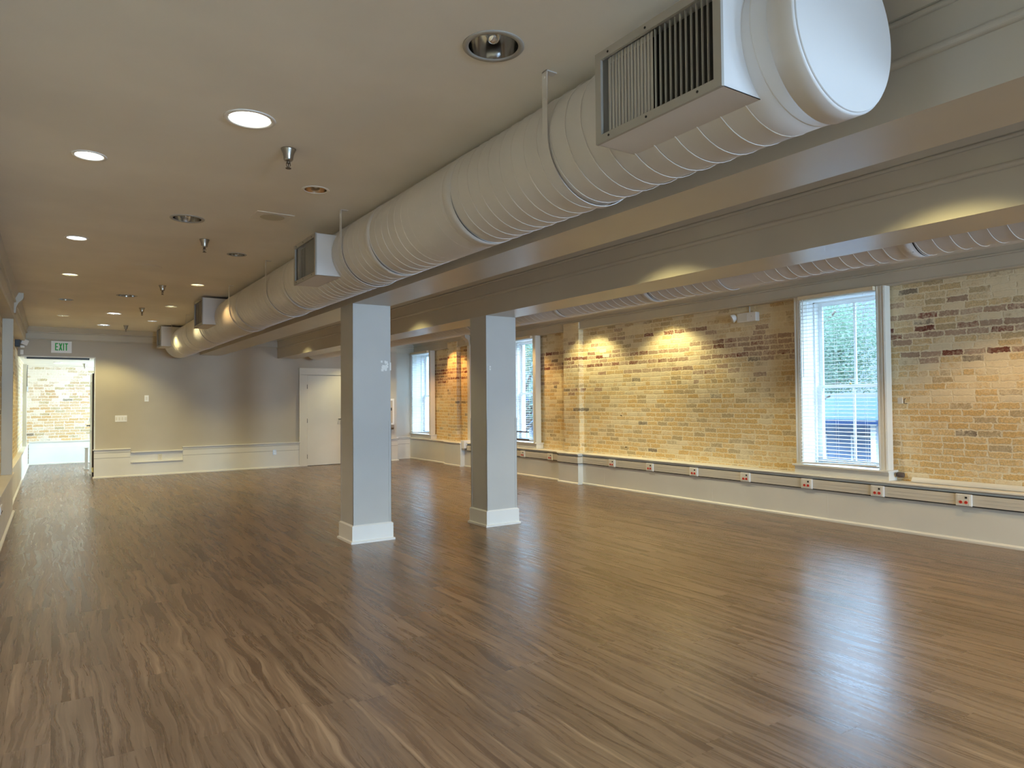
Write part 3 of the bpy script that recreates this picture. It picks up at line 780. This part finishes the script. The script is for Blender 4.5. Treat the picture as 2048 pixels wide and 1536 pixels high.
    for ys, dxs in straps:
        q = B(); r = R+.006; w = .019; pts = [(xc-r*1.0+.0, ZC), (xc-r, zc+.0)]
        xs = xc-r
        prof_o = [(xs-.003, ZC)]+[(xc+(r+.003)*math.cos(math.radians(a)), zc+(r+.003)*math.sin(math.radians(a))) for a in range(180, 362, 6)]+[(xc+r+.003, ZC)]
        vs = []; fs = []
        for (px, pz) in prof_o:
            for dy in (-w, w): vs.append((px, ys+dy, pz))
        inn = [(xs, ZC)]+[(xc+r*math.cos(math.radians(a)), zc+r*math.sin(math.radians(a))) for a in range(180, 362, 6)]+[(xc+r, ZC)]
        for (px, pz) in inn:
            for dy in (-w, w): vs.append((px, ys+dy, pz))
        m_ = len(prof_o)
        for i in range(m_-1):
            fs.append((2*i,2*i+1,2*i+3,2*i+2)); o = 2*m_; fs.append((o+2*i,o+2*i+2,o+2*i+3,o+2*i+1))
            fs.append((2*i,2*i+2,o+2*i+2,o+2*i)); fs.append((2*i+1,o+2*i+1,o+2*i+3,2*i+3))
        q.quadmesh(vs, fs); q.box(xs-.003, xs+.055, ys-w, ys+w, ZC-.004, ZC)
        hs = q.build('hanger_strap', M['duct'], t)
        for zz in (ZC-.03, ZC-.13): B().lathe([(.0055,-.006),(.0055,-.003)], (xs, ys, zz), 'x', 8).build('rivet', M['duct_seam'], hs)
    return t
build_duct(2.15, 2.700, .278, 1.25, 15.55, 'large white spiral duct under the ceiling on the near side, with four grille boxes',
    [(1.438,2.047,1.772,2.490,2.845,1),(5.447,6.037,1.742,2.51,2.85,1),(10.347,11.019,1.717,2.590,2.965,1),(14.657,15.262,1.70,2.590,2.97,1)],
    [(2.51,0),(5.21,0),(7.50,0),(9.34,0),(12.78,0),(14.45,0)], [3.48, 4.70, 6.9, 9.0, 11.6, 13.3])
build_duct(5.00, 2.720, .257, .9, 15.6, 'second white spiral duct partly hidden behind the far beam', [], [(4.0,0),(8.0,0),(12.0,0)], [2.4, 4.9, 6.35, 8.4, 12.6])

# ------------------------------------------------------------------ ceiling downlights
COLS = {'white': ((1.0,.93,.78), 'lamp_white'), 'bigwarm': ((1.0,.95,.72), 'lamp_white'), 'warm': ((1.0,.83,.40), 'lamp_warm'), 'amber': ((1.0,.60,.22), 'lamp_amber'),
        'cool': ((1.0,.85,.36), 'lamp_cool'), 'copper': ((1.0,.5,.2), None), 'lemon': ((1.0,.86,.38), 'lamp_warm'), 'orange': ((1.0,.62,.22), 'lamp_amber'), 'orange2': ((1.0,.50,.14), 'lamp_amber'), 'lemon_fill': ((1.0,.90,.62), 'lamp_warm'), 'wash': ((1.0,.86,.42), 'lamp_warm'), 'near': ((.66,.83,1.0), 'lamp_white')}
POW = {'white': 34, 'bigwarm': 40, 'warm': 26, 'amber': 17, 'cool': 52, 'copper': 0, 'lemon': 36, 'orange': 48, 'orange2': 50, 'lemon_fill': 62, 'wash': 48, 'near': 46}
def make_downlight(x, y, big, kind, label, group):
    R = BIG_R if big else SMALL_R; d = .15 if big else .12
    t = thing('recessed_light', label, 'ceiling light', (x, y, ZC), group)
    tr = R+.020 if big else R+.014
    B().lathe([(R-.006,-.001),(R-.004,-.0045),(tr-.003,-.0045),(tr,-.0005),(R-.006,.0)], (x,y,ZC), n=48, close=False).build('trim_ring', M['frame'] if kind is None else M['ceiling'], t)
    prof = [(R-.004,-.002),(R-.006,.03),(R*.86,d*.6),(R*.62,d)]
    q = B(); q.lathe(prof+[(R*.62+.004,d+.004)]+[(r+.004,h) for r,h in reversed(prof[:-1])]+[(R-.004,-.002)], (x,y,ZC), n=48, close=False)
    q.box(x-R*.66, x+R*.66, y-R*.66, y+R*.66, ZC+d+.001, ZC+d+.006)
    q.build('reflector', M['copper'] if kind == 'copper' else M['chrome'], t)
    mt = COLS[kind][1] if kind else None
    if mt:
        B().lathe([(R-.008,.012),(R-.008,.015)], (x,y,ZC), n=40).build('lens', M[mt], t)
        l = bpy.data.lights.new('lamp', 'SPOT'); l.energy = POW[kind]; l.color = COLS[kind][0]
        l.spot_size = math.radians(118); l.spot_blend = .45; l.shadow_soft_size = .03
        o = bpy.data.objects.new('lamp', l); COL.objects.link(o); o.parent = t; o.location = (0, 0, -.008)
    else:
        q = B(); q.lathe([(.012,.10),(.03,.07),(.033,.045),(.02,.02),(.004,.012)], (x,y,ZC), n=20); q.build('bulb', M['plastic'] if kind else M['chrome'], t)
    return t
for x, y, b_, k, lab in LIGHTS: make_downlight(x, y, b_, k, lab, 'recessed lights in the left ceiling bay')
for x, y, k in HIDDEN:
    if k == 'near': make_downlight(x, y, 0, k, 'unseen ceiling light added for fill, beyond the near edge of the frame', 'added fill lights outside the frame')
    else: make_downlight(x, y, 0, k, 'recessed light in the ceiling bays hidden behind the beams', 'recessed lights hidden behind the beams')
# round blanking plate, square speaker plates
tag(B().lathe([(.135,-.003),(.13,-.005)], (.86,8.5,ZC), n=48).build('blank_cover', M['ceiling']), 'faint round blank cover on the ceiling beside the second sprinkler', 'ceiling cover')
def make_plate(x, y, label):
    t = thing('ceiling_speaker_plate', label, 'ceiling plate', (x, y, ZC), 'square plates painted like the ceiling')
    B().box(x-.145, x+.145, y-.13, y+.13, ZC-.004, ZC).build('plate', M['ceiling'], t, bevel=.001)
    B().lathe([(.095,-.006),(.09,-.0065)], (x,y,ZC), n=40).build('speaker_disc', M['cornice'], t)
make_plate(1.467, 5.70, 'faint square plate with a round centre on the ceiling between light and duct')
make_plate(1.42, 1.85, 'faint square ceiling plate at the top edge of the photo beside the large grille')

# ------------------------------------------------------------------ sprinklers
def make_sprinkler(x, y, z, label):
    t = thing('fire_sprinkler', label, 'sprinkler', (x, y, z), 'sprinkler heads along the ceiling')
    B().lathe([(.044,0),(.042,-.006),(.032,-.028),(.028,-.048),(.027,-.062),(.022,-.070),(.012,-.072)], (x,y,z), n=28).build('cup', M['steel'], t)
    q = B(); q.lathe([(.009,-.070),(.011,-.082),(.006,-.088)], (x,y,z), n=12)
    q.tube([(x-.010,y,z-.082),(x-.012,y,z-.096),(x-.004,y,z-.112)], .0025, 6); q.tube([(x+.010,y,z-.082),(x+.012,y,z-.096),(x+.004,y,z-.112)], .0025, 6)
    q.tube([(x,y,z-.086),(x,y,z-.114)], .003, 6)
    q.build('nozzle', M['bronze'], t)
    B().lathe([(.017,-.114),(.016,-.117)], (x,y,z), n=12).build('deflector', M['bronze'], t)
    return t
s0 = make_sprinkler(1.155, 4.12, ZC, 'chrome fire sprinkler nearest the camera, beside the largest lit ceiling light')
for y, lab in ((6.83,'second fire sprinkler from the camera, left of the second duct grille box'),(9.77,'third fire sprinkler from the camera, middle of the five in the main ceiling'),
               (12.22,'fourth fire sprinkler from the camera, left of the third duct grille box'),(15.11,'fire sprinkler closest to the end wall, above the switch plates')):
    dup(s0, (1.15, y, ZC), lab, 'sprinkler heads along the ceiling')
make_sprinkler(.60, 18.9, 2.44, 'dark fire sprinkler on the ceiling of the far room, seen through the doorway')
t = thing('recessed_light', 'small round ceiling light of the far room, seen through the doorway', 'ceiling light', (.08, 18.6, 2.44))
B().lathe([(.075,-.012),(.07,-.016)], (.08,18.6,2.44), n=24).build('lens', M['lamp_cool'], t); B().lathe([(.09,0),(.088,-.012),(.075,-.013)], (.08,18.6,2.44), n=24).build('trim_ring', M['white'], t)

# ------------------------------------------------------------------ small wall things
def build_exit():
    t = thing('exit_sign', 'white exit sign with green letters above the doorway', 'exit sign', (.123, D-.02, 2.49))
    x0, x1, z0, z1 = -.047, .293, 2.497, 2.729
    B().box(x0, x1, D-.035, D-.001, z0, z1).build('housing', M['plastic'], t, bevel=.004)
    q = B(); y0, y1 = D-.0385, D-.035
    h0, h1 = 2.545, 2.690; s = .020; w = .052
    def bar(a, b_, c, d): q.box(a, b_, y0, y1, c, d)
    x = .018
    bar(x, x+s, h0, h1); bar(x+s, x+w, h1-s, h1); bar(x+s, x+w*.92, (h0+h1)/2-s/2, (h0+h1)/2+s/2); bar(x+s, x+w, h0, h0+s)
    x += w+.010
    for sg in (-1, 1):
        c = Vector((x+.029, (y0+y1)/2, (h0+h1)/2)); a = Vector((sg*.021,0,(h1-h0)/2)); ln = (h1-h0)/2
        v = []
        for yy in (y0, y1):
            for dx, zz in ((-.0105-sg*.0195, h0),(.0105-sg*.0195, h0),(.0105+sg*.0195, h1),(-.0105+sg*.0195, h1)): v.append((c.x+dx, yy+(0.0004 if sg > 0 else 0), zz))
        q.quadmesh(v, [(0,1,2,3),(7,6,5,4),(0,4,5,1),(1,5,6,2),(2,6,7,3),(3,7,4,0)])
    x += .068; bar(x, x+s, h0, h1)
    x += s+.010; bar(x, x+w, h1-s, h1); bar(x+w/2-s/2, x+w/2+s/2, h0, h1-s)
    l = q.build('lettering', M['green'], t); l['label'] = 'green letters reading EXIT'
build_exit()
def wall_plate(x0, x1, z0, z1, label, cat, n, mat, kind):
    t = thing('wall_switch' if kind == 'switch' else 'wall_outlet', label, cat, ((x0+x1)/2, D, (z0+z1)/2))
    yb = D if z0 > .6 else D-.03
    if z0 < .35 and x1 < 2.3: yb = D-.006
    B().box(x0, x1, yb-.007, yb, z0, z1).build('cover_plate', mat, t, bevel=.002)
    for i in range(n):
        xc = x0+(x1-x0)*(i+.5)/n
        if kind == 'switch': B().box(xc-.014, xc+.014, yb-.013, yb-.007, (z0+z1)/2-.032, (z0+z1)/2+.030).build('rocker', M['trim'], t, bevel=.002)
        else:
            for dz in (-.022, .022):
                r_ = B().lathe([(.015,-.010),(.015,-.007)], (xc, yb, (z0+z1)/2+dz), 'y', 16).build('receptacle', M['trim'] if mat != M['ivory'] else M['ivory'], t)
                q = B(); q.box(xc-.007, xc-.004, yb-.0108, yb-.0098, (z0+z1)/2+dz-.005, (z0+z1)/2+dz+.006); q.box(xc+.004, xc+.007, yb-.0108, yb-.0098, (z0+z1)/2+dz-.005, (z0+z1)/2+dz+.006); q.build('slot', M['dark'], r_)
wall_plate(1.574, 1.653, 1.536, 1.665, 'single white switch plate on the end wall, higher of the two', 'switch', 1, M['plastic'], 'switch')
wall_plate(1.044, 1.258, 1.125, 1.255, 'wide switch plate with four rockers on the end wall beside the doorway', 'switch', 4, M['plastic'], 'switch')
wall_plate(1.83, 1.906, .315, .43, 'ivory outlet in the sunk panel of the end wall wainscot', 'outlet', 1, M['ivory'], 'outlet')
wall_plate(4.172, 4.248, .305, .415, 'outlet with dark surround on the end wall wainscot near the closed door', 'outlet', 1, M['steel'], 'outlet')

def build_emergency_right():
    y0, y1, z0, z1 = 5.93, 6.24, 2.55, 2.675; X0, X1 = XB-.085, XB
    t = thing('emergency_light', 'white emergency light box mounted on the brick left of the near window', 'emergency light', (XB, 6.08, 2.6))
    B().box(X0, X1, y0, y1, z0, z1).build('housing', M['plastic'], t, bevel=.008)
    B().box(X0-.003, X0, y0+.14, y1-.02, z0+.012, z1-.012).build('front_panel', M['trim'], t)
    h = B(); c = Vector((X0+.01, y1+.055, 2.625)); d = Vector((-.55,.55,-.35)).normalized()
    u = d.cross(Vector((0,0,1))).normalized(); w = d.cross(u)
    vs = []; rings = [(-.035,.02),(-.02,.045),(.03,.062),(.034,.060),(.026,.050)]
    for s_, r_ in rings:
        for k in range(20): a = 2*PI*k/20; vs.append(c+d*s_+u*r_*math.cos(a)+w*r_*math.sin(a))
    fs = []
    for i in range(len(rings)-1):
        for k in range(20): j = (k+1)%20; fs.append((i*20+k,i*20+j,(i+1)*20+j,(i+1)*20+k))
    fs += [tuple(range(20))]
    h.quadmesh(vs, fs, True); ho = h.build('lamp_head', M['plastic'], t)
    e = B(); vs = [c+d*.026+u*.05*math.cos(2*PI*k/20)+w*.05*math.sin(2*PI*k/20) for k in range(20)]; e.quadmesh(vs, [tuple(range(20))]); e.build('lamp_lens', M['white'], ho)
    B().tube([(XB-.012,6.08,z1-.005),(XB-.012,6.085,2.775)], .007, 8).build('conduit', M['white'], t)
    B().lathe([(.006,-.003),(.006,0)], (X0,6.0,2.62), 'x', 8).build('test_button', M['steel'], t)
build_emergency_right()
def build_emergency_left():
    t = thing('emergency_light', 'emergency light with pale lamp head on the left wall near the exit sign', 'emergency light', (-.5, 15.2, 2.6))
    B().box(-.575, -.50, 14.95, 15.15, 2.52, 2.68).build('housing', M['black'], t, bevel=.006)
    q = B(); q.box(-.50, -.44, 15.1, 15.3, 2.52, 2.55); q.build('bracket', M['plastic'], t)
    q = B(); q.obox((-.445, 15.2, 2.615), (.048,.02,-.02), (-.01,.05,0), (.018,0,.048)); q.build('lamp_head', M['plastic'], t, bevel=.012)
    t = thing('sensor_box', 'small white box on the end wall at the upper left corner of the doorway', 'box', (-.5, D, 2.5))
    B().box(-.535, -.485, D-.04, D, 2.45, 2.54).build('housing', M['plastic'], t, bevel=.004)
    t = thing('wall_switch', 'small metal box with a cable on the left wall strip beyond the doorway', 'switch box', (-.5, 18.85, 1.7))
    B().box(-.50, -.47, 18.87, 18.98, 1.78, 1.90).build('housing', M['steel'], t, bevel=.004)
    B().tube([(-.495,18.9,1.9),(-.497,18.9,2.15),(-.49,18.93,2.38)], .006, 6).build('cable', M['dark'], t)
build_emergency_left()
def build_cabinet():
    t = thing('wall_cabinet', 'white framed wall cabinet on the end wall, half hidden behind the left column', 'cabinet', (7.0, D, .92))
    B().box(6.72, 7.15, D-.05, D, .915, 1.565).build('frame', M['white'], t, bevel=.004)
    B().box(6.765, 7.105, D-.053, D-.05, .96, 1.52).build('door', M['wall'], t)
    B().box(7.06, 7.08, D-.062, D-.053, 1.27, 1.34).build('latch', M['black'], t)
    t = thing('hand_dispenser', 'small grey dispenser below the white framed cabinet on the end wall', 'dispenser', (7.09, D, .79))
    B().prism([(D,.90),(D-.07,.90),(D-.075,.84),(D-.05,.80),(D-.03,.79),(D,.79)], 'x', 7.04, 7.135).build('body', M['steel'], t, bevel=.004)
build_cabinet()
# sticker on the brick, pieces of hardware
t = thing('paper_label', 'small peeling paper label on the brick right of the near pilaster', 'paper', (XB, 9.12, 2.3))
B().obox((XB-.002, 9.16, 2.352), (.001,0,0), (0,.085,0), (0,0,.030)).build('upper_piece', M['wains'], t)
B().obox((XB-.003, 9.08, 2.268), (.001,0,0), (0,.085,.005), (0,0,.032)).build('lower_piece', M['wains'], t)
t = thing('iron_hook', 'small rusty iron hook in the brick right of the near window', 'hook', (XB, 4.02, 1.47))
B().tube([(XB,4.02,1.475),(XB-.03,4.02,1.47),(XB-.035,4.02,1.425),(XB-.035,3.985,1.42)], .005, 6).build('bent_rod', M['bronze'], t)
B().box(XB-.014, XB, 4.05, 4.10, 1.42, 1.49).build('plate', M['wains'], t)
t = thing('pipe_stub', 'brown pipe stub beside the lower right corner of the near window sill', 'pipe', (XB-.06, 4.07, .62))
B().lathe([(.028,-.02),(.030,.03),(.024,.055)], (XB-.045, 4.055, .615), 'y', 14).build('stub', M['brown'], t)

# ------------------------------------------------------------------ outside: ground, houses, trees
tag(B().box(8.6, 70, -20, 60, -4.6, -4.5).build('ground_outside', M['asphalt'], kind='structure'), 'grey street level ground outside', 'ground')
def house(x, y0, y1, ztop, zeave, label, wall, roof):
    t = thing('house', label, 'house', (x, (y0+y1)/2, -4.5))
    B().box(x+1.2, x+7, y0+.4, y1-.4, -4.5, zeave).build('wall', wall, t)
    B().prism([(x-.4,zeave),(x+4,ztop),(x+8.4,zeave),(x+8.4,zeave-.15),(x-.4,zeave-.15)], 'y', y0, y1).build('roof', roof, t)
    B().box(x, x+1.2, y0+.2, y1-.2, -2.0, -1.8).build('balcony_floor', wall, t)
    n = int((y1-y0)/1.6)
    for i in range(n+1):
        yy = y0+.3+(y1-y0-.6)*i/n; B().box(x+.02, x+.16, yy-.07, yy+.07, -4.5, zeave-.15).build('porch_post', M['white'], t)
    q = B()
    for k in range(int((y1-y0-.6)/.14)):
        yy = y0+.35+k*.14; q.box(x+.08, x+.11, yy, yy+.03, -1.8, -.95)
    q.box(x+.06, x+.13, y0+.3, y1-.3, -.97, -.90); q.build('railing', M['white'], t)
    for i in range(n):
        yy = y0+.3+(y1-y0-.6)*(i+.5)/n
        w = B().box(x+1.15, x+1.22, yy-.45, yy+.45, -1.4, zeave-.5).build('window', M['white'], t)
        B().box(x+1.13, x+1.16, yy-.38, yy+.38, -1.32, zeave-.58).build('pane', M['darkglass'], w)
house(18.5, 6.5, 15.5, 1.5, .90, 'pale house with slate roof and white porch posts, seen through the near window', M['siding'], M['slate'])
house(18.5, 17.5, 28.5, 1.3, .5, 'pale house with slate roof seen through the middle window', M['siding'], M['slate'])
house(16.5, 31.0, 42.0, 1.9, 1.2, 'pale building seen through the farthest window', M['siding'], M['slate'])
def tree(x, y, h, r, label, seed, n=2600, zmin=-9, zmax=99, ls=1.):
    rnd = random.Random(seed)
    t = thing('tree', label, 'tree', (x, y, -4.5))
    q = B(); q.tube([(x,y,-4.5),(x+.1,y,-1.5),(x,y+.1,h-r*.9)], [.16,.12,.06], 8)
    br = []
    for k in range(14):
        a = rnd.uniform(0,2*PI); z0 = rnd.uniform(h-r*1.6, h-r); l = rnd.uniform(.5,.95)*r
        p1 = Vector((x+math.cos(a)*l, y+math.sin(a)*l, z0+rnd.uniform(.4,1.0)*r*.8)); q.tube([(x,y,z0), (Vector((x,y,z0))+p1)/2+Vector((0,0,.15)), p1], [.07,.045,.02], 6); br.append(p1)
    q.build('trunk', M['bark'], t)
    q = B(); cl = [(Vector((x,y,h-r*.5))+Vector((rnd.gauss(0,.5),rnd.gauss(0,.5),rnd.gauss(0,.45)))*r) for _ in range(46)]+br
    vs = []; fs = []
    for k in range(n):
        c = rnd.choice(cl)+Vector((rnd.gauss(0,.30),rnd.gauss(0,.30),rnd.gauss(0,.26)))*r*.6
        if c.z < zmin or c.z > zmax+rnd.gauss(0,.25): continue
        a = Vector((rnd.uniform(-1,1),rnd.uniform(-1,1),rnd.uniform(-.6,.6))).normalized(); b_ = a.cross(Vector((rnd.uniform(-1,1),rnd.uniform(-1,1),rnd.uniform(-1,1)))).normalized()
        s = rnd.uniform(.014,.034)*ls; o = len(vs); vs += [c-a*s*1.5, c+b_*s*.7, c+a*s*1.5, c-b_*s*.7]; fs.append((o,o+1,o+2,o+3))
    q.quadmesh(vs, fs); q.build('foliage', M['leaf'], t)
tree(14.0, 10.0, 4.0, 2.2, 'leafy green tree outside the near window', 3, 60000, 1.62, 3.35)
tree(13.0, 19.0, 4.0, 2.4, 'leafy green tree outside the middle window', 5, 17000, .9, 3.9, ls=1.5)
tree(12.2, 26.6, 4.0, 2.0, 'leafy tree outside the farthest window', 9, 8000, .9, 4.0, ls=1.8)
